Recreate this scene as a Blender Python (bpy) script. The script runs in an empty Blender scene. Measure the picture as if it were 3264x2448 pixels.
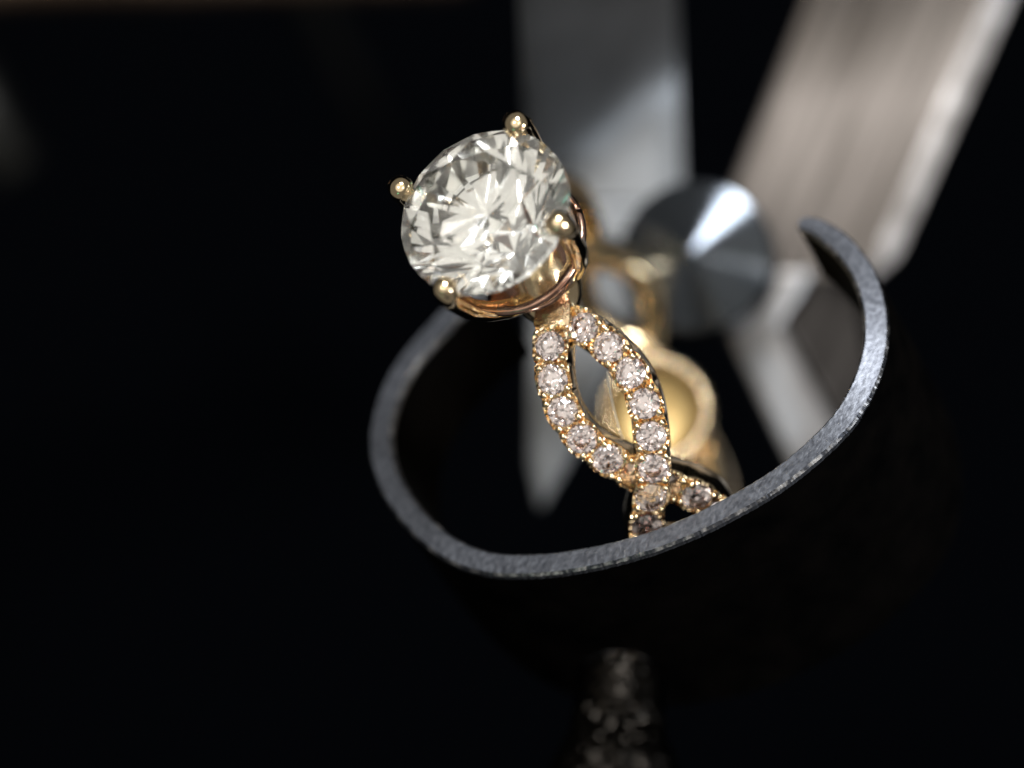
import bpy, bmesh, math, random
from mathutils import Vector, Matrix
random.seed(7)
R = math.radians
sc = bpy.context.scene
sc.unit_settings.system = 'METRIC'
sc.unit_settings.scale_length = 0.01            # one unit is one centimetre

# ------------------------------------------------------------------ camera
D = 16.0                                         # lens to focus plane (cm)
PX = 840.0                                       # photo pixels per cm in the focus plane
cam_data = bpy.data.cameras.new('camera')
cam = bpy.data.objects.new('camera', cam_data)
sc.collection.objects.link(cam)
cam.location = (0, 0, D)
cam.rotation_euler = (0, 0, 0)
cam_data.sensor_width = 36
cam_data.lens = 36 * D / (3264 / PX)
cam_data.clip_start = 0.5
cam_data.clip_end = 200
cam_data.dof.use_dof = True
cam_data.dof.focus_distance = D - 0.10
cam_data.dof.aperture_fstop = 0.175
cam_data.dof.aperture_blades = 0
sc.camera = cam

# ------------------------------------------------------------------ world and lamps
world = bpy.data.worlds.new('World')
sc.world = world
world.use_nodes = True
bg = world.node_tree.nodes['Background']
bg.inputs[0].default_value = (0.95, 0.93, 0.90, 1)
bg.inputs[1].default_value = 0.17

def area_lamp(name, loc, target, sx, sy, energy, col):
    l = bpy.data.lights.new(name, 'AREA')
    l.shape = 'ELLIPSE'
    l.size, l.size_y, l.energy, l.color = sx, sy, energy, col
    o = bpy.data.objects.new(name, l)
    sc.collection.objects.link(o)
    o.location = loc
    o.rotation_euler = (Vector(target) - Vector(loc)).to_track_quat('-Z', 'Y').to_euler()
    return o
area_lamp('desk_lamp', (1.0, 13.0, 12.0), (0, 0, 0), 3.8, 3.8, 4200, (0.93, 0.96, 1.0))
area_lamp('ceiling_lamp', (-3.0, 5.0, 21.0), (0, 0, 0), 34.0, 30.0, 2150, (1.0, 0.975, 0.91))
area_lamp('pink_fill_light', (14.0, -9.0, 12.0), (0, 0, 0), 6.0, 6.0, 120, (1.0, 0.76, 0.68))  # unseen pinkish light, added to give pink reflections
area_lamp('cool_side_fill', (13.0, -2.0, 8.5), (0, 0, 0), 3.0, 4.5, 1300, (0.82, 0.90, 1.0))  # unseen cool light from the right, boosted for the jaw's chamfer
area_lamp('sparkle_light_near', (-6.0, 4.0, 15.0), (0, 0, 0), 2.4, 2.4, 280, (1.0, 0.97, 0.92))  # added small bright light, unseen, to whiten facets of the stone
area_lamp('sparkle_light_far', (5.0, 3.0, 17.0), (0, 0, 0), 1.8, 1.8, 160, (1.0, 0.96, 0.90))  # second added sparkle light for stone and gold, no visible source
area_lamp('green_fleck_light', (-7.0, -10.0, 11.0), (0, 0, 0), 1.6, 1.6, 28, (0.15, 1.0, 0.75))  # made-up green light that puts coloured flecks in the diamond

sc.view_settings.view_transform = 'Standard'
sc.view_settings.look = 'None'
sc.view_settings.exposure = 0.0
sc.view_settings.gamma = 1.0
sc.view_settings.use_curve_mapping = False
sc.render.engine = 'CYCLES'
cy = sc.cycles
cy.max_bounces = 24
cy.glossy_bounces = 12
cy.transmission_bounces = 24
cy.diffuse_bounces = 3
cy.caustics_reflective = True
cy.caustics_refractive = True
cy.sample_clamp_indirect = 12
cy.blur_glossy = 0.2
cy.use_denoising = True
cy.use_adaptive_sampling = False

# ------------------------------------------------------------------ helpers
def at(px, py, z):
    """photo pixel and height above the focus plane -> point in the place (cm)"""
    k = (D - z) / D / PX
    return Vector(((px - 1632) * k, -(py - 1224) * k, z))

def mesh_obj(name, verts, faces, material, parent=None, smooth=False):
    me = bpy.data.meshes.new(name)
    me.from_pydata([tuple(v) for v in verts], [], faces)
    me.update()
    o = bpy.data.objects.new(name, me)
    if material:
        me.materials.append(material)
    if smooth:
        for p in me.polygons:
            p.use_smooth = True
    sc.collection.objects.link(o)
    o.parent = parent
    return o

def bm_obj(name, bm, material, parent=None, smooth=False):
    me = bpy.data.meshes.new(name)
    bmesh.ops.recalc_face_normals(bm, faces=bm.faces)
    bm.to_mesh(me)
    bm.free()
    me.materials.append(material)
    if smooth:
        for p in me.polygons:
            p.use_smooth = True
    o = bpy.data.objects.new(name, me)
    sc.collection.objects.link(o)
    o.parent = parent
    return o

def empty(name, loc):
    o = bpy.data.objects.new(name, None)
    o.empty_display_size = 0.1
    o.location = loc
    sc.collection.objects.link(o)
    return o

def tag(o, label=None, cat=None, group=None, kind=None):
    if label: o['label'] = label
    if cat: o['category'] = cat
    if group: o['group'] = group
    if kind: o['kind'] = kind
    return o

# ------------------------------------------------------------------ materials
def principled(name, col, metallic=0.0, rough=0.5, spec=0.5):
    m = bpy.data.materials.new(name)
    m.use_nodes = True
    b = m.node_tree.nodes['Principled BSDF']
    b.inputs['Base Color'].default_value = (*col, 1)
    b.inputs['Metallic'].default_value = metallic
    b.inputs['Roughness'].default_value = rough
    b.inputs['Specular IOR Level'].default_value = spec
    return m

def node(m, t, **kw):
    n = m.node_tree.nodes.new(t)
    for k, v in kw.items():
        setattr(n, k, v)
    return n

def add_noise(m, scale, c0, c1, rough=None, bump=0.0, stretch=(1, 1, 1), detail=6, p0=0.3, p1=0.7, rot=(0, 0, 0), dist=0.02, vtype='POINT'):
    nt = m.node_tree
    b = nt.nodes['Principled BSDF']
    tc = node(m, 'ShaderNodeTexCoord')
    mp = node(m, 'ShaderNodeMapping')
    mp.vector_type = vtype
    mp.inputs['Scale'].default_value = stretch
    mp.inputs['Rotation'].default_value = rot
    n = node(m, 'ShaderNodeTexNoise')
    n.inputs['Scale'].default_value = scale
    n.inputs['Detail'].default_value = detail
    nt.links.new(tc.outputs['Object'], mp.inputs['Vector'])
    nt.links.new(mp.outputs['Vector'], n.inputs['Vector'])
    r = node(m, 'ShaderNodeValToRGB')
    r.color_ramp.elements[0].position = p0
    r.color_ramp.elements[1].position = p1
    r.color_ramp.elements[0].color = (*c0, 1)
    r.color_ramp.elements[1].color = (*c1, 1)
    nt.links.new(n.outputs['Fac'], r.inputs['Fac'])
    nt.links.new(r.outputs['Color'], b.inputs['Base Color'])
    if rough:
        mr = node(m, 'ShaderNodeMapRange')
        mr.inputs['To Min'].default_value, mr.inputs['To Max'].default_value = rough
        nt.links.new(n.outputs['Fac'], mr.inputs['Value'])
        nt.links.new(mr.outputs['Result'], b.inputs['Roughness'])
    if bump:
        bp = node(m, 'ShaderNodeBump')
        bp.inputs['Strength'].default_value = bump
        bp.inputs['Distance'].default_value = dist
        nt.links.new(n.outputs['Fac'], bp.inputs['Height'])
        nt.links.new(bp.outputs['Normal'], b.inputs['Normal'])
    return m

M = {}
M['gold'] = add_noise(principled('gold', (0.9, 0.66, 0.36), 1.0, 0.14), 9, (0.85, 0.65, 0.38), (0.90, 0.72, 0.46), (0.08, 0.20), 0.10)
M['gold_cut'] = add_noise(principled('bright_cut_gold', (0.95, 0.70, 0.40), 1.0, 0.12), 40, (0.84, 0.62, 0.38), (0.91, 0.74, 0.49), (0.08, 0.22), 0.35, dist=0.01)
M['pink_seat'] = principled('pink_tinted_seat', (0.80, 0.52, 0.44), 1.0, 0.16)  # pink reflection beneath the small stones is put into this colour
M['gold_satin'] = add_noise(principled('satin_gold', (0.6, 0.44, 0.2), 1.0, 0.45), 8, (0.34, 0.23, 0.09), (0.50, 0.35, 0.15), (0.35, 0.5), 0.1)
M['shaded_gold'] = add_noise(principled('shaded_brown_gold', (0.45, 0.27, 0.2), 1.0, 0.2), 14, (0.30, 0.17, 0.12), (0.62, 0.40, 0.30), (0.10, 0.3), 0.15)  # shade under the big stone, put into the gold as dark brown
M['gold_bead'] = principled('gold_bead', (0.88, 0.69, 0.43), 1.0, 0.10)

def diamond_material(name, tint, rough):
    m = bpy.data.materials.new(name)
    m.use_nodes = True
    nt = m.node_tree
    for n in list(nt.nodes):
        if n.type == 'BSDF_PRINCIPLED':
            nt.nodes.remove(n)
    out = nt.nodes['Material Output']
    g = nt.nodes.new('ShaderNodeBsdfGlass')
    g.inputs['Color'].default_value = (*tint, 1)
    g.inputs['Roughness'].default_value = rough
    g.inputs['IOR'].default_value = 2.418
    if rough:
        g.inputs['Roughness'].default_value = 0.0
        h = nt.nodes.new('ShaderNodeBsdfGlass')
        h.inputs['Color'].default_value = (*tint, 1)
        h.inputs['Roughness'].default_value = rough
        h.inputs['IOR'].default_value = 2.418
        x = nt.nodes.new('ShaderNodeMixShader')
        x.inputs[0].default_value = 0.20
        nt.links.new(g.outputs[0], x.inputs[1]); nt.links.new(h.outputs[0], x.inputs[2])
        nt.links.new(x.outputs[0], out.inputs['Surface'])
        return m
    nt.links.new(g.outputs[0], out.inputs['Surface'])
    return m
M['diamond'] = diamond_material('diamond', (1.0, 0.998, 0.983), 0.12)
M['pave'] = diamond_material('pave_diamond', (0.965, 0.935, 0.925), 0.0)
M['black_paint'] = add_noise(principled('black_paint', (0.006, 0.006, 0.006), 0.0, 0.6, 0.01), 6, (0.0008, 0.0008, 0.0008), (0.0026, 0.0021, 0.0018), (0.4, 0.7), 0.1)
M['worn_steel'] = add_noise(principled('worn_grey_steel', (0.2, 0.2, 0.23), 1.0, 0.5), 38, (0.11, 0.115, 0.132), (0.23, 0.24, 0.265), (0.36, 0.50), 0.16, (0.6, 1, 1), 12, rot=(0, 0, R(-30)), vtype='TEXTURE', dist=0.01)
M['steel_edge'] = add_noise(principled('bare_steel_edge', (0.3, 0.3, 0.3), 1.0, 0.4), 30, (0.06, 0.062, 0.07), (0.5, 0.48, 0.46), (0.3, 0.5), 0.1, p0=0.45, p1=0.75)
M['steel_bar'] = add_noise(principled('brushed_steel', (0.5, 0.46, 0.42), 1.0, 0.45), 5, (0.075, 0.064, 0.055), (0.175, 0.152, 0.134), (0.48, 0.6), 0.08, (0.22, 4.0, 1), 6, rot=(0, 0, R(-23.6)), vtype='TEXTURE')
M['lit_edge'] = add_noise(principled('lit_steel_edge', (0.6, 0.56, 0.53), 1.0, 0.4), 6, (0.22, 0.20, 0.185), (0.46, 0.43, 0.41), (0.38, 0.5), 0.1)  # brighter steel copy that paints a highlight on the jaw's chamfer
M['steel_tip'] = add_noise(principled('pale_steel', (0.3, 0.3, 0.3), 1.0, 0.45), 2.2, (0.20, 0.18, 0.165), (0.34, 0.34, 0.34), (0.40, 0.5), 0.05, p0=0.4, p1=0.6)
M['steel_blade'] = add_noise(principled('grey_steel', (0.4, 0.4, 0.4), 1.0, 0.45), 3, (0.165, 0.168, 0.17), (0.21, 0.213, 0.215), (0.45, 0.58), 0.05)
M['stage'] = principled('matte_black_stage', (0.001, 0.0012, 0.0017), 0.0, 0.9, 0.0)
M['dark_steel'] = add_noise(principled('dark_knurled_steel', (0.12, 0.11, 0.10), 1.0, 0.35), 30, (0.004, 0.0035, 0.003), (0.014, 0.012, 0.010), (0.14, 0.3), 0.2)

def turned_steel():
    m = principled('turned_steel', (0.068, 0.076, 0.086), 1.0, 0.21)
    nt = m.node_tree
    b = nt.nodes['Principled BSDF']
    b.inputs['Anisotropic'].default_value = 0.9
    b.inputs['Anisotropic Rotation'].default_value = 0.25
    t = node(m, 'ShaderNodeTangent')
    t.direction_type = 'RADIAL'
    t.axis = 'Z'
    nt.links.new(t.outputs[0], b.inputs['Tangent'])
    return m
M['turned'] = turned_steel()

# ------------------------------------------------------------------ the setting: black stage far below
stage = mesh_obj('stage', [(-40, -40, -9), (40, -40, -9), (40, 40, -9), (-40, 40, -9)], [(0, 1, 2, 3)], M['stage'])
tag(stage, kind='structure')

# ------------------------------------------------------------------ brilliant cut
def brilliant(name, seg=4, table=0.56, crown=0.33, pav=0.87, rM=0.80, rP=0.24, girdle=0.045):
    bm = bmesh.new()
    c22 = math.cos(R(22.5))
    P = lambda r, a, z: Vector((r * math.cos(R(a)), r * math.sin(R(a)), z))
    T = [P(table, 45 * i, crown) for i in range(8)]
    zM = crown * (1 - rM * c22) / (1 - table)
    Mv = [P(rM, 45 * i + 22.5, zM) for i in range(8)]
    zP = -pav * (1 - rP * c22)
    L = [P(rP, 45 * i + 22.5, zP) for i in range(8)]
    n = 16 * seg
    def plane_z(a, b, c, p):
        nn = (b - a).cross(c - a)
        return a.z - (nn.x * (p.x - a.x) + nn.y * (p.y - a.y)) / nn.z
    up, lo = [], []
    for k in range(n):
        ang = 360.0 * k / n
        h = int(ang // 22.5)
        g0, g1 = P(1, 22.5 * h, 0), P(1, 22.5 * (h + 1), 0)
        i = h // 2
        p = P(1, ang, 0)
        up.append(Vector((p.x, p.y, girdle + plane_z(Mv[i], g0, g1, p))))
        lo.append(Vector((p.x, p.y, -girdle + plane_z(L[i], g0, g1, p))))
    add = bm.verts.new
    Tv = [add(v + Vector((0, 0, girdle))) for v in T]
    Mb = [add(v + Vector((0, 0, girdle))) for v in Mv]
    Lb = [add(v - Vector((0, 0, girdle))) for v in L]
    U = [add(v) for v in up]
    W = [add(v) for v in lo]
    cul = add((0, 0, -pav - girdle))
    bm.faces.new(Tv)
    s2 = 2 * seg
    for i in range(8):
        j = (i + 1) % 8
        bm.faces.new((Tv[i], Mb[i], Tv[j]))
        bm.faces.new((Tv[i], Mb[i - 1], U[i * s2], Mb[i]))
        bm.faces.new((cul, Lb[i], W[i * s2], Lb[i - 1]))
        for half in range(2):
            ks = [(i * s2 + half * seg + q) % n for q in range(seg + 1)]
            bm.faces.new([Mb[i]] + [U[k] for k in ks])
            bm.faces.new([Lb[i]] + [W[k] for k in reversed(ks)])
    for k in range(n):
        k2 = (k + 1) % n
        bm.faces.new((U[k], U[k2], W[k2], W[k]))
    bmesh.ops.recalc_face_normals(bm, faces=bm.faces)
    me = bpy.data.meshes.new(name)
    bm.to_mesh(me)
    bm.free()
    return me

# ------------------------------------------------------------------ the ring
TILT = R(34)
uimg = Vector((-0.69, 0.72, 0)).normalized()
Hd = Vector((uimg.x * math.sin(TILT), uimg.y * math.sin(TILT), math.cos(TILT)))     # ring centre -> big stone
S0 = Vector((-uimg.x * math.cos(TILT), -uimg.y * math.cos(TILT), math.sin(TILT)))
N0 = Vector((-S0.y, S0.x, 0)).normalized()
if N0.x < 0: N0 = -N0
PHI = R(18)
Sd = (S0 * math.cos(PHI) - N0 * math.sin(PHI)).normalized()
Sd = (Sd - Hd * Sd.dot(Hd)).normalized()
Nd = Hd.cross(Sd).normalized()                                                      # finger axis
if Nd.x < 0: Nd = -Nd
G = at(1547, 678, 0.29)                                                             # middle of the girdle
HEAD = 0.50
RO = 0.95
C = G - Hd * (HEAD + RO)

ring = empty('diamond_ring', C)
tag(ring, 'yellow gold twisted-band ring with a large round diamond on four prongs', 'ring')
def local(p): return Vector(p) - C

# the two twisted strands of the band
HALF = 0.069
AMP = 0.150
def phase(th):
    if th >= 0:
        return math.pi * (th - 11) / 48 if th < 59 else math.pi * (1 + (th - 59) / 34)
    return math.pi * (-th - 2) / 36
def strand_point(th, s):
    ph = phase(th)
    amp = AMP - 0.115 * min(1, max(0, (th - 108) / 20)) if th >= 0 else 0.055 + 0.080 * min(1, max(0, (-th - 80) / 30)) - 0.10 * min(1, max(0, (-th - 140) / 12))
    w = amp * math.sin(ph)
    lift = 0.026 * math.cos(ph)
    if abs(th) < 11:
        w = 0.0
    sg = 1 if th >= 0 else -1
    a = R(th)
    e = Hd * math.cos(a) + Sd * math.sin(a)
    return (e * (RO - lift * s * sg) + Nd * (s * w * sg), e)

STONE_R = 0.060
STEP = 0.129
def build_strand(s, stone_ranges, name):
    # sample densely by arc length
    thetas = [-182 + 0.25 * k for k in range(int(364 / 0.25) + 1)]
    pts = [strand_point(t, s) for t in thetas]
    arc = [0.0]
    for i in range(1, len(pts)):
        arc.append(arc[-1] + (pts[i][0] - pts[i - 1][0]).length)
    # stones at equal arc steps, inside the set ranges
    stones = []
    for (t0, t1) in stone_ranges:
        i0 = min(range(len(thetas)), key=lambda i: abs(thetas[i] - t0))
        i1 = min(range(len(thetas)), key=lambda i: abs(thetas[i] - t1))
        a0, a1 = arc[i0], arc[i1]
        nst = int(abs(a1 - a0) / STEP)
        sg = 1 if a1 > a0 else -1
        for k in range(nst + 1):
            stones.append(a0 + sg * k * STEP)
    def frame(a):
        lo, hi = 0, len(arc) - 1
        while hi - lo > 1:
            mid = (lo + hi) // 2
            if arc[mid] <= a: lo = mid
            else: hi = mid
        f = (a - arc[lo]) / max(1e-9, arc[hi] - arc[lo])
        p = pts[lo][0].lerp(pts[hi][0], f)
        e = pts[lo][1].lerp(pts[hi][1], f).normalized()
        l2, h2 = max(0, lo - 3), min(len(arc) - 1, hi + 3)
        t = (pts[h2][0] - pts[l2][0]).normalized()
        side = t.cross(e).normalized()
        e = side.cross(t).normalized()
        return p, t, side, e
    ss = sorted(stones)
    smin, smax = (ss[0] - 0.07, ss[-1] + 0.07)
    da = 0.0085
    na = int(arc[-1] / da)
    nx = 15
    rnd = random.Random(11 + s)
    verts, faces, deep = [], [], []
    import bisect
    prof_n = None
    for ia in range(na + 1):
        a = min(arc[-1], ia * da)
        p, t, side, e = frame(a)
        k = bisect.bisect_left(ss, a)
        near = min((abs(ss[j] - a) for j in (k - 1, k) if 0 <= j < len(ss)), default=9)
        inset = near < 0.08
        deep.append(near < 0.042)
        # scalloped edge between the stones
        far = min(1.0, max(0.0, -p.dot(Sd) / RO - 0.86 + 0.3 * (1 if p.dot(Hd) < 0 else 0)) / 0.14) if p.dot(Sd) < 0 else 0.0
        if p.dot(Hd) < 0 and p.dot(Sd) < 0.3: far = max(far, min(1.0, -p.dot(Hd) / 0.25))
        half = HALF * (1 - 0.25 * far)
        wdt = half
        if inset:
            q = min(1, near / (STEP / 2))
            wdt = half * (1.0 - 0.16 * q ** 3)
        row = []
        for ix in range(nx):
            x = -1 + 2 * ix / (nx - 1)
            sx = x * wdt
            top = 0.0
            if inset:
                d = math.hypot(near, sx)
                if d < STONE_R * 0.93:
                    top = -min(0.085, (STONE_R * 0.93 - d) * 1.25 + 0.004)
                else:
                    top = rnd.uniform(-0.012, 0.005)
            else:
                top = -0.010 * x * x
            row.append(p + side * sx + e * top)
        # side wall down and polished inside of the band
        for (x, dep) in ((1.02, -0.02), (1.03, -0.07), (0.97, -0.13), (0.70, -0.150), (0.35, -0.157), (0.0, -0.160), (-0.35, -0.157), (-0.70, -0.150), (-0.97, -0.13), (-1.03, -0.07), (-1.02, -0.02)):
            row.append(p + side * (x * (wdt if dep > -0.05 else half)) + e * dep)
        prof_n = len(row)
        verts += [v for v in row]
    for ia in range(na):
        for j in range(prof_n):
            j2 = (j + 1) % prof_n
            faces.append((ia * prof_n + j, ia * prof_n + j2, (ia + 1) * prof_n + j2, (ia + 1) * prof_n + j))
    o = mesh_obj(name, verts, faces, M['gold_cut'], ring)
    for i, poly in enumerate(o.data.polygons):
        j = i % prof_n
        poly.use_smooth = j >= nx - 1
    o.data.materials.append(M['gold'])
    o.data.materials.append(M['pink_seat'])
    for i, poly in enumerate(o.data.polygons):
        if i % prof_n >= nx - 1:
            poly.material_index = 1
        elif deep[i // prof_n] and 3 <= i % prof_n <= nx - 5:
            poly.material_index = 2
    bmx = bmesh.new(); bmx.from_mesh(o.data); bmesh.ops.recalc_face_normals(bmx, faces=bmx.faces); bmx.to_mesh(o.data); bmx.free()
    return o, ss, frame

pave_mesh = brilliant('pave_diamond', seg=2, pav=0.82)
pave_mesh.materials.append(M['pave'])
bmb = bmesh.new()
bmesh.ops.create_icosphere(bmb, subdivisions=2, radius=1.0)
for v in bmb.verts:
    v.co.z *= 1.15
for f in bmb.faces: f.smooth = True
bead_mesh = bpy.data.meshes.new('bead')
bmb.to_mesh(bead_mesh); bmb.free()
bead_mesh.materials.append(M['gold_bead'])

def place(name, me, mat, parent):
    o = bpy.data.objects.new(name, me)
    sc.collection.objects.link(o)
    o.parent = parent
    o.matrix_local = mat
    return o

def basis(x, y, z, p, s):
    m = Matrix((x, y, z)).transposed().to_4x4()
    m = m @ Matrix.Diagonal((*(s if hasattr(s, '__len__') else (s, s, s)), 1))
    m.translation = p
    return m

rr = random.Random(3)
def dress(strand, ss, frame):
    for a in ss:
        p, t, side, e = frame(a)
        ca = rr.uniform(0, 6.28)
        tw = Matrix.Rotation(ca, 3, e)
        tilt = Matrix.Rotation(rr.uniform(-0.11, 0.11), 3, t) @ Matrix.Rotation(rr.uniform(-0.11, 0.11), 3, side)
        place('pave_diamond', pave_mesh, basis(tilt @ tw @ t, tilt @ tw @ side, tilt @ e, p + e * rr.uniform(-0.004, 0.003), STONE_R * rr.uniform(0.94, 1.03)), strand)
    for a0, a1 in zip(ss, ss[1:]):
        if a1 - a0 > STEP * 1.5: continue
        am = (a0 + a1) / 2
        for sg in (-1, 1):
            for da in (-0.017, 0.017):
                p, t, side, e = frame(am + da + rr.uniform(-0.004, 0.004))
                r = rr.uniform(0.013, 0.017)
                place('bead', bead_mesh, basis(t, side, e, p + side * (sg * rr.uniform(0.043, 0.049)) + e * 0.004, r), strand)

for s, rngs in ((1, ((18.0, 82), (-16, -75))), (-1, ((18.8, 82), (-14, -75)))):
    st, ss, fr = build_strand(s, rngs, 'strand')
    dress(st, ss, fr)

# round gold dish with a fluted rim, on the inside of the band opposite the big stone
dc = local(at(2090, 1310, -1.58))
dn = (-dc).normalized()
dn = (dn * 0.7 + Vector((0.05, 0.10, 0.75))).normalized()
dx = dn.cross(Vector((0, 1, 0))).normalized(); dy = dn.cross(dx)
prof = [(0.0, -0.035), (0.08, -0.034), (0.15, -0.026), (0.190, -0.008), (0.200, 0.012), (0.208, 0.030), (0.226, 0.030), (0.242, 0.010), (0.248, -0.030), (0.21, -0.075), (0.0, -0.085)]
nd = 120
dv, df = [], []
for k in range(nd):
    a = 2 * math.pi * k / nd
    fl = 0.010 * abs(math.sin(a * 17))
    for q, (r, z) in enumerate(prof):
        rr_ = r - (fl if 3 <= q <= 8 else 0); zz = z - (fl * 0.8 if 4 <= q <= 7 else 0)
        dv.append(dc + dx * (rr_ * math.cos(a)) + dy * (rr_ * math.sin(a)) + dn * zz)
m_ = len(prof)
for k in range(nd):
    k2 = (k + 1) % nd
    for q in range(m_ - 1):
        df.append((k * m_ + q, k2 * m_ + q, k2 * m_ + q + 1, k * m_ + q + 1))
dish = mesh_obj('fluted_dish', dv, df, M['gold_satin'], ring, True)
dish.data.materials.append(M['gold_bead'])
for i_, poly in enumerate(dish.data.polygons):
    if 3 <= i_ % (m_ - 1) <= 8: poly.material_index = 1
bq = bmesh.new(); bq.from_mesh(dish.data); bmesh.ops.remove_doubles(bq, verts=bq.verts, dist=1e-5); bmesh.ops.recalc_face_normals(bq, faces=bq.faces); bq.to_mesh(dish.data); bq.free()

# the four-prong head and its big stone
head = Hd
Xh = (Nd - Hd * Nd.dot(Hd)).normalized()
Yh = Hd.cross(Xh).normalized()
GR = 0.338
big_mesh = brilliant('center_diamond', seg=4, table=0.58, crown=0.31, pav=0.87, rM=0.80, rP=0.14)
big_mesh.materials.append(M['diamond'])
spin = Matrix.Rotation(R(9), 3, Hd)
place('center_diamond', big_mesh, basis(spin @ Xh, spin @ Yh, Hd, local(G), GR), ring)

# azimuths of the prongs measured from the picture of their tips
tips = [(1648, 392), (1283, 603), (1786, 715), (1405, 957)]
az = []
for (tx, ty) in tips:
    # meet the plane a little above the girdle
    q0 = at(tx, ty, 0.0); dvec = (q0 - Vector((0, 0, D)))
    o0 = Vector((0, 0, D)); pl = G + Hd * 0.06
    tt = (pl - o0).dot(Hd) / dvec.dot(Hd)
    hit = o0 + dvec * tt - pl
    az.append(math.atan2(hit.dot(Yh), hit.dot(Xh)))
    print('prong', tx, ty, round(math.degrees(az[-1]), 1), round(hit.length, 3))

# tulip cup under the stone: tall at each prong, low between
bm = bmesh.new()
na, nh = 96, 14
def cup_r(h):        # radius along height 0..1
    return 0.165 + 0.19 * min(1.0, h / 0.92) ** 0.70
def cup_top(a):
    d = min(abs((a - z + math.pi) % (2 * math.pi) - math.pi) for z in az)
    f = max(0.0, 1 - d / R(36))
    return 0.12 + 0.35 * f ** 1.5
rows = []
for k in range(na):
    a = 2 * math.pi * k / na
    tp = cup_top(a)
    col = []
    for j in range(nh + 1):
        h = tp * j / nh
        for_r = cup_r(h)
        col.append((for_r, h * HEAD))
    inner = [(r - 0.028, z + 0.004) for r, z in reversed(col)]
    pts = col + inner
    rows.append([bm.verts.new(local(G) - Hd * HEAD + Xh * (r * math.cos(a)) + Yh * (r * math.sin(a)) + Hd * z) for r, z in pts])
for k in range(na):
    k2 = (k + 1) % na
    for j in range(len(rows[0]) - 1):
        bm.faces.new((rows[k][j], rows[k2][j], rows[k2][j + 1], rows[k][j + 1]))
bm.faces.new([rows[k][0] for k in range(na)])
bm.faces.new([rows[k][-1] for k in range(na)])
basket = bm_obj('basket', bm, M['shaded_gold'], ring, True)

def tube(path, radii, n=14, cap_round=True):
    bm = bmesh.new()
    rings = []
    for i, p in enumerate(path):
        t = (path[min(i + 1, len(path) - 1)] - path[max(i - 1, 0)]).normalized()
        ref = Vector((0.3, 0.2, 0.9))
        x = t.cross(ref).normalized(); y = t.cross(x)
        rings.append([bm.verts.new(p + (x * math.cos(6.28318 * k / n) + y * math.sin(6.28318 * k / n)) * radii[i]) for k in range(n)])
    for i in range(len(rings) - 1):
        for k in range(n):
            k2 = (k + 1) % n
            bm.faces.new((rings[i][k], rings[i][k2], rings[i + 1][k2], rings[i + 1][k]))
    bm.faces.new(rings[0]); bm.faces.new(rings[-1])
    return bm

rail = [local(G) - Hd * (HEAD * 0.58) + (Xh * math.cos(2 * math.pi * k / 64) + Yh * math.sin(2 * math.pi * k / 64)) * 0.272 for k in range(65)]
bm_obj('gallery_rail', tube(rail, [0.018] * 65, 12), M['shaded_gold'], ring, True)

for a in az:
    dr = Xh * math.cos(a) + Yh * math.sin(a)
    base = local(G) - Hd * HEAD
    path, rad = [], []
    for h, r, w in ((0.0, 0.14, 0.040), (0.2, 0.215, 0.040), (0.45, 0.285, 0.041), (0.7, 0.333, 0.041), (0.95, 0.358, 0.041), (1.05, 0.364, 0.041)):
        path.append(base + Hd * (h * HEAD) + dr * r); rad.append(w)
    # rounded tip leaning over the crown
    tip = base + Hd * (HEAD * 1.05) + dr * 0.362
    lean = (Hd * 0.93 - dr * rr.uniform(0.26, 0.40)).normalized()
    pw = rr.uniform(0.94, 1.05)
    for q in range(1, 9):
        an = q / 8 * math.pi / 2 * 0.985
        path.append(tip + lean * (0.045 + 0.043 * math.sin(an)))
        rad.append(pw * (0.049 * math.cos(an) if q > 1 else 0.050))
    bm_obj('prong', tube(path, rad, 20), M['gold_bead'], ring, True)

# bridge that joins the head to the band
bm = bmesh.new()
bmesh.ops.create_uvsphere(bm, u_segments=32, v_segments=16, radius=1)
for v in bm.verts:
    c = v.co.copy()
    v.co = local(G) - Hd * (HEAD + 0.06) + Xh * (c.x * 0.145) + Yh * (c.y * 0.235) + Hd * (c.z * 0.095)
bm_obj('bridge', bm, M['gold'], ring, True)

# ------------------------------------------------------------------ ring holder: C-shaped black sleeve with a worn steel rim
u2 = Vector((-0.55, 0.836, 0))
T2 = R(40)
nrm = Vector((u2.x * math.sin(T2), u2.y * math.sin(T2), math.cos(T2)))
rim_px = [(1560, 905), (1470, 965), (1390, 1045), (1300, 1150), (1240, 1265), (1212, 1400), (1240, 1530), (1320, 1650), (1430, 1745), (1560, 1793), (1720, 1797), (1880, 1775), (2040, 1735), (2200, 1675), (2340, 1605), (2470, 1527), (2590, 1432), (2690, 1330), (2755, 1220), (2790, 1100), (2788, 980), (2752, 870), (2690, 785), (2615, 728), (2545, 705)]
def rim_z(px, py):
    d = ((px - 1900) * -0.55 + (py - 1790) * -0.836) / PX
    return -0.84 * d
ctrl = [at(x, y, rim_z(x, y)) for x, y in rim_px]
def catmull(P, n):
    out = []
    for i in range(len(P) - 1):
        p0, p1, p2, p3 = P[max(i - 1, 0)], P[i], P[i + 1], P[min(i + 2, len(P) - 1)]
        for k in range(n):
            t = k / n
            out.append(0.5 * ((2 * p1) + (p2 - p0) * t + (2 * p0 - 5 * p1 + 4 * p2 - p3) * t * t + (3 * p1 - p0 - 3 * p2 + p3) * t ** 3))
    out.append(P[-1])
    return out
line = catmull(ctrl, 26)
holder = empty('ring_holder', at(2000, 1800, -1.2))
tag(holder, 'black C-shaped sleeve with a worn grey steel rim, clasped round the ring band', 'ring holder')
hl = holder.location
W = 0.049
rv, rf, wv, wf = [], [], [], []
nl = len(line)
rnd = random.Random(5)
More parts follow.
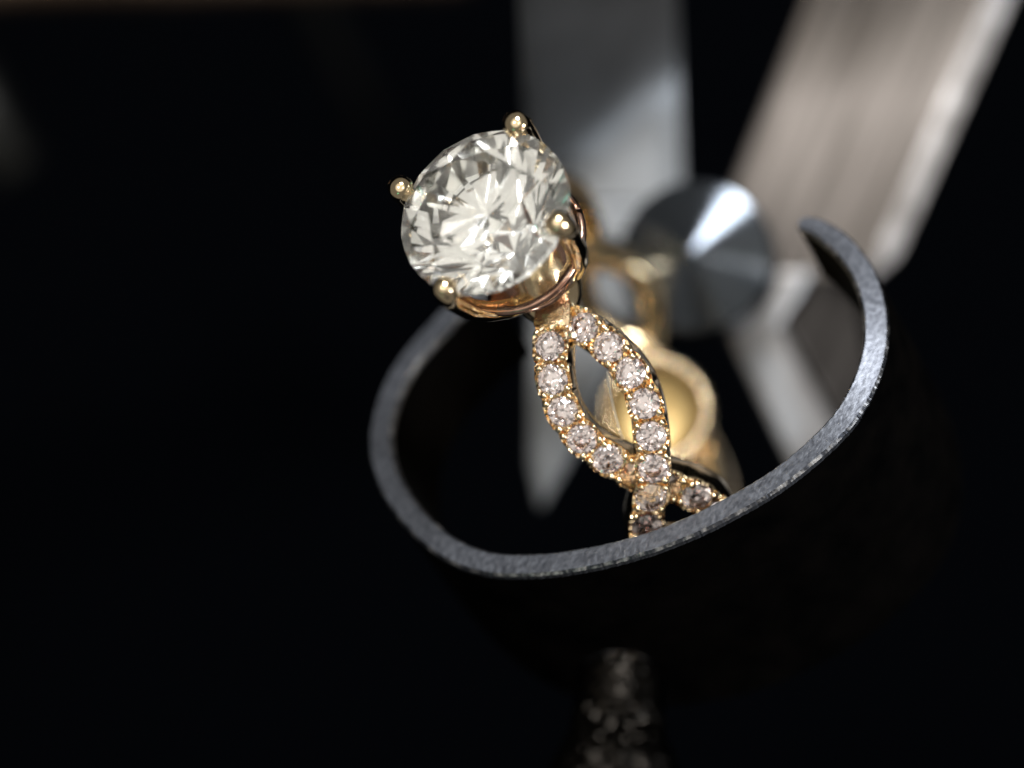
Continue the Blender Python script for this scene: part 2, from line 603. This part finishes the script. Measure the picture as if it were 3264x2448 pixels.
for i, p in enumerate(line):
    t = (line[min(i + 1, nl - 1)] - line[max(i - 1, 0)]).normalized()
    out = t.cross(nrm).normalized()       # to the outside of the sleeve
    f = i / (nl - 1)
    end = min(1.0, (1 - f) * (nl - 1) * 0.008 / 0.35)
    wd = W * (0.55 + 0.45 * min(1, (1 - f) * 14) ** 0.5) * (1 + rnd.uniform(-0.006, 0.006))
    if f > 0.985: wd *= math.sqrt(max(0.03, 1 - ((f - 0.985) / 0.015) ** 2))
    ji, jo = rnd.uniform(-0.0014, 0.0014), rnd.uniform(-0.0014, 0.0014)
    b = 0.010
    prof = [(-wd + ji, -0.030), (-wd + ji, -b), (-wd + b + ji, 0.0), (wd - b + jo, 0.0), (wd + jo, -b), (wd + jo, -0.030)]
    hv = Vector((0.03, 0.38, 0.92))
    roll = math.atan2(hv.dot(out), hv.dot(nrm)) * max(0.0, min(1.0, (f - 0.66) / 0.2))
    o2 = out * math.cos(roll) - nrm * math.sin(roll)
    n2 = nrm * math.cos(roll) + out * math.sin(roll)
    rv += [p + o2 * x + n2 * y - hl for x, y in prof]
    # sleeve depth: short on the far side, deep on the near side, tapering to the open end
    near = 1 / (1 + math.exp(-(-(p - at(1900, 1500, 0)).dot(u2) + 0.1) * 5))
    dep = (0.45 + 0.75 * near)
    dep *= min(1, 0.45 + (1 - f) * 6.0)
    wn = nrm
    wv += [p + out * (-wd + 0.004) + nrm * -0.028 - hl, p + out * (wd - 0.004) + nrm * -0.028 - hl,
           p + out * (wd - 0.004) + nrm * -dep - hl, p + out * (-wd + 0.004) + nrm * -dep - hl]
for i in range(nl - 1):
    for j in range(6):
        j2 = (j + 1) % 6
        rf.append((i * 6 + j, i * 6 + j2, (i + 1) * 6 + j2, (i + 1) * 6 + j))
    for j in range(4):
        j2 = (j + 1) % 4
        wf.append((i * 4 + j, i * 4 + j2, (i + 1) * 4 + j2, (i + 1) * 4 + j))
rf += [tuple(range(6)), tuple((nl - 1) * 6 + j for j in reversed(range(6)))]
wf += [tuple(range(4)), tuple((nl - 1) * 4 + j for j in reversed(range(4)))]
def fix(o):
    b = bmesh.new(); b.from_mesh(o.data); bmesh.ops.recalc_face_normals(b, faces=b.faces); b.to_mesh(o.data); b.free()
    return o
rim = mesh_obj('rim', rv, rf, M['worn_steel'], holder)
rim.data.materials.append(M['steel_edge'])
for i, poly in enumerate(rim.data.polygons):
    if i < (nl - 1) * 6 and i % 6 in (1, 3):
        poly.material_index = 1
fix(rim)
fix(mesh_obj('sleeve', wv, wf, M['black_paint'], holder))

# ------------------------------------------------------------------ steel jaws behind
def slab(name, pts, thick, material, parent, bevel=0.03):
    """closed slab: top outline given as points, thickened away from the lens"""
    bm = bmesh.new()
    top = [bm.verts.new(p) for p in pts]
    bot = [bm.verts.new(p + Vector((0, 0, -thick))) for p in pts]
    bm.faces.new(top); bm.faces.new(list(reversed(bot)))
    n = len(pts)
    for i in range(n):
        j = (i + 1) % n
        bm.faces.new((top[i], bot[i], bot[j], top[j]))
    bmesh.ops.recalc_face_normals(bm, faces=bm.faces)
    if bevel:
        bmesh.ops.bevel(bm, geom=list(bm.edges), offset=bevel, segments=2, affect='EDGES', profile=0.6)
    return bm_obj(name, bm, material, parent)

jaw = empty('steel_jaw', at(2700, 900, -2.6)); jl = jaw.location
tag(jaw, 'wide brushed beige-grey steel jaw slanting down from the top right', 'jaw')
def lp(lst, o): return [at(x, y, z) - o for x, y, z in lst]
def flat(pts, z0, gx, gy, ref, o):
    """outline in a plane through z0 at the reference pixel, rising gx, gy per cm to the right and down"""
    return [at(x, y, z0 + gx * (x - ref[0]) / PX + gy * (y - ref[1]) / PX) - o for x, y in pts]
def bar_surface(name, left, right, zf, thick, material, parent, o, nu=40, nv=60, edge_material=None, edge_cols=5):
    """a bar as one curved skin: left/right edge polylines (pixel x at pixel y), height function, closed behind"""
    def xa(poly, y):
        for (x0, y0), (x1, y1) in zip(poly, poly[1:]):
            if y0 <= y <= y1: return x0 + (x1 - x0) * (y - y0) / (y1 - y0)
        return poly[-1][0]
    y0, y1 = left[0][1], left[-1][1]
    front, back = [], []
    for j in range(nv + 1):
        y = y0 + (y1 - y0) * j / nv
        xl, xr = xa(left, y), xa(right, y)
        for i in range(nu + 1):
            x = xl + (xr - xl) * i / nu
            z = zf(x, y, x - xl, xr - x)
            front.append(at(x, y, z) - o); back.append(at(x, y, z - thick) - o)
    n = nu + 1
    N = len(front)
    fs = []
    for j in range(nv):
        for i in range(nu):
            a = j * n + i
            fs.append((a, a + n, a + n + 1, a + 1)); fs.append((N + a, N + a + 1, N + a + n + 1, N + a + n))
    edge = [i for i in range(n)] + [j * n + nu for j in range(1, nv + 1)] + [nv * n + i for i in range(nu - 1, -1, -1)] + [j * n for j in range(nv - 1, 0, -1)]
    for a, b in zip(edge, edge[1:] + edge[:1]):
        fs.append((a, b, N + b, N + a))
    ob = mesh_obj(name, front + back, fs, material, parent, True)
    m = ob.modifiers.new('sharp_edges', 'EDGE_SPLIT'); m.split_angle = R(40)
    ob = fix(ob)
    if edge_material:
        ob.data.materials.append(edge_material)
        for poly in ob.data.polygons:                    # strip along the right edge, its highlight put into the colour
            if min(v % n for v in poly.vertices) >= nu - edge_cols and max(poly.vertices) < N:
                poly.material_index = 1
    return ob
def zjaw(x, y, dl, dr):
    z = -2.35 + 0.20 * (y - 760) / PX + 0.05 * (x - 2560) / PX
    z += -0.10 * ((y - 420) / 640) ** 2                         # slightly bowed
    if y < 330: z += 0.30 * ((330 - y) / PX) ** 2 * (1 + dr / 400)
    z -= 0.25 * max(0, 58 - dr) / PX                            # chamfered right edge
    z -= 0.5 * max(0, 30 - dl) / PX
    return z
bar_surface('bar', [(2660, -220), (2275, 760), (2410, 880)], [(3320, -220), (2860, 820), (2790, 880)], zjaw, 0.4, M['steel_bar'], jaw, jl, edge_material=M['lit_edge'])
slab('tip', flat([(2430, 860), (2316, 1055), (2560, 1560), (2720, 1470), (2490, 1035), (2600, 860)], -2.2, -0.1, 0.12, (2430, 1050), jl), 0.2, M['steel_tip'], jaw, 0.03)
slab('tip_flank', flat([(2500, 1035), (2610, 865), (2740, 940), (2775, 1200), (2728, 1460)], -2.24, -1.3, 0.10, (2500, 1035), jl), 0.2, M['steel_bar'], jaw, 0.02)

blade = empty('steel_jaw', at(1950, 900, -2.4)); bl = blade.location
tag(blade, 'narrow pointed grey steel jaw behind the diamond, tapering to a tip below', 'jaw')
def zblade(x, y, dl, dr):
    z = -2.38 + 0.10 * (y - 180) / PX
    d = ((x - 2152) * -0.644 + (y - 190) * -0.765) / PX         # distance past the diagonal bend, shaped to shade the upper blade
    k = 0.06
    z += 1.9 * k * math.log(1 + math.exp(min(60, d / k)))
    z -= 0.45 * max(0, 70 - dr) / PX * 0.6
    z -= 0.5 * max(0, 40 - dl) / PX
    return z
bar_surface('bar', [(1640, -220), (1672, 330), (1700, 640)], [(2150, -220), (2165, 300), (2178, 640)], zblade, 0.3, M['steel_blade'], blade, bl)
slab('tip', flat([(1700, 643), (2176, 643), (2170, 700), (2010, 1050), (1812, 1480), (1722, 1635), (1686, 1480)], -2.345, 0.0, 0.10, (2152, 640), bl), 0.3, M['steel_blade'], blade, 0.03)

# ------------------------------------------------------------------ turned cone between the jaws
cone = empty('turned_knob', at(2215, 815, -1.75))
tag(cone, 'dark turned steel cone knob shining between the two jaws', 'knob')
axis = Vector((-0.20, 0.12, 0.97)).normalized()
q = axis.to_track_quat('Z', 'Y')
cone.rotation_mode = 'QUATERNION'
cone.rotation_quaternion = q
prof = [(0.0, 0.10), (0.004, 0.098), (0.315, -0.005), (0.325, -0.02), (0.325, -0.25), (0.20, -0.30), (0.20, -0.8), (0.0, -0.8)]
bm = bmesh.new()
ns = 200
rows = []
for k in range(ns):
    a = 2 * math.pi * k / ns
    rows.append([bm.verts.new((r * math.cos(a), r * math.sin(a), z)) for r, z in prof[1:-1]])
top = bm.verts.new((0, 0, 0.10)); bot = bm.verts.new((0, 0, -0.8))
for k in range(ns):
    k2 = (k + 1) % ns
    for j in range(len(prof) - 3):
        bm.faces.new((rows[k][j], rows[k2][j], rows[k2][j + 1], rows[k][j + 1]))
    bm.faces.new((top, rows[k2][0], rows[k][0]))
    bm.faces.new((bot, rows[k][-1], rows[k2][-1]))
co = bm_obj('cone_body', bm, M['turned'], cone)

# ------------------------------------------------------------------ knurled pin, bottom
pin = empty('knurled_pin', at(1985, 2448, 0.7)); pl_ = pin.location
tag(pin, 'dark knurled metal pin rising from the bottom edge, glinting faintly', 'pin')
p0, p1 = at(1985, 2095, 0.75), at(1945, 2750, 1.1)
ax = (p1 - p0).normalized()
x = ax.cross(Vector((0, 0, 1))).normalized(); y = ax.cross(x).normalized()
bm = bmesh.new()
nu, nvv = 84, 90
rows = []
Lp = (p1 - p0).length
for j in range(nvv + 1):
    v = j / nvv
    s_ = v * Lp
    if s_ < 0.30: r = 0.165 * math.sqrt(max(0.02, 1 - (1 - min(1, s_ / 0.09)) ** 2))
    else: r = 0.165 + min(0.07, (s_ - 0.30) * 0.45)
    row = []
    for i in range(nu):
        a = 2 * math.pi * i / nu
        kn = rnd.uniform(-0.002, 0.002)
        if s_ > 0.24:
            kn = 0.011 * (abs(math.sin(a * 7 + s_ * 26)) + abs(math.sin(a * 7 - s_ * 26))) - 0.011 + rnd.uniform(-0.0012, 0.0012)
        row.append(bm.verts.new(p0 + ax * s_ + (x * math.cos(a) + y * math.sin(a)) * (r + kn) - pl_))
    rows.append(row)
for j in range(nvv):
    for i in range(nu):
        i2 = (i + 1) % nu
        bm.faces.new((rows[j][i], rows[j][i2], rows[j + 1][i2], rows[j + 1][i]))
bm.faces.new(rows[0]); bm.faces.new(rows[-1])
bm_obj('shaft', bm, M['dark_steel'], pin)

# ------------------------------------------------------------------ dim, far out-of-focus stand parts at the top left
def rod(name, label, cat, a, b, r0, r1, material, n=24):
    root = (a + b) / 2
    bm = tube([a - root, a.lerp(b, 0.04) - root, a.lerp(b, 0.5) - root, a.lerp(b, 0.96) - root, b - root], [r0 * 0.8, r0, (r0 + r1) / 2, r1, r1 * 0.8], n)
    o = bm_obj(name, bm, material, None, True)
    o.location = root
    tag(o, label, cat)
    return o
M['dim_brass'] = add_noise(principled('tarnished_brass', (0.05, 0.035, 0.025), 1.0, 0.45), 2, (0.10, 0.065, 0.042), (0.20, 0.14, 0.10), (0.4, 0.55))
M['dim_steel'] = add_noise(principled('blackened_steel', (0.02, 0.02, 0.02), 1.0, 0.5), 2, (0.02, 0.02, 0.019), (0.036, 0.035, 0.032), (0.45, 0.6))
rod('brass_rod', 'dim brown blurred rod along the top left edge of the picture', 'rod', at(-500, -60, -4.5), at(1500, -110, -5.5), 0.13, 0.12, M['dim_brass'])
rod('steel_rod', 'thin dim grey blurred rod slanting at the top, left of the jaws', 'rod', at(900, -200, -5.5), at(1230, 480, -6.8), 0.10, 0.06, M['dim_steel'])
rod('steel_post', 'dim grey blurred post at the left edge', 'post', at(-150, 250, -5.0), at(60, 560, -5.0), 0.20, 0.14, M['dim_steel'])

# ------------------------------------------------------------------ a hair of lint caught in the loop of the band
fib = [at(1936, 1185, -0.10), at(1946, 1252, -0.12), at(1960, 1315, -0.13), at(1976, 1372, -0.14), at(1988, 1405, -0.15)]
fib = catmull(fib, 6)
froot = fib[-1].copy()
M['lint'] = principled('white_lint', (0.7, 0.68, 0.62), 0.0, 0.5)
fo = bm_obj('lint_fibre', tube([p - froot for p in fib], [0.0035] * len(fib), 6), M['lint'], None, True)
fo.location = froot
tag(fo, 'fine pale hair of lint inside the upper loop of the gold band', 'fibre')
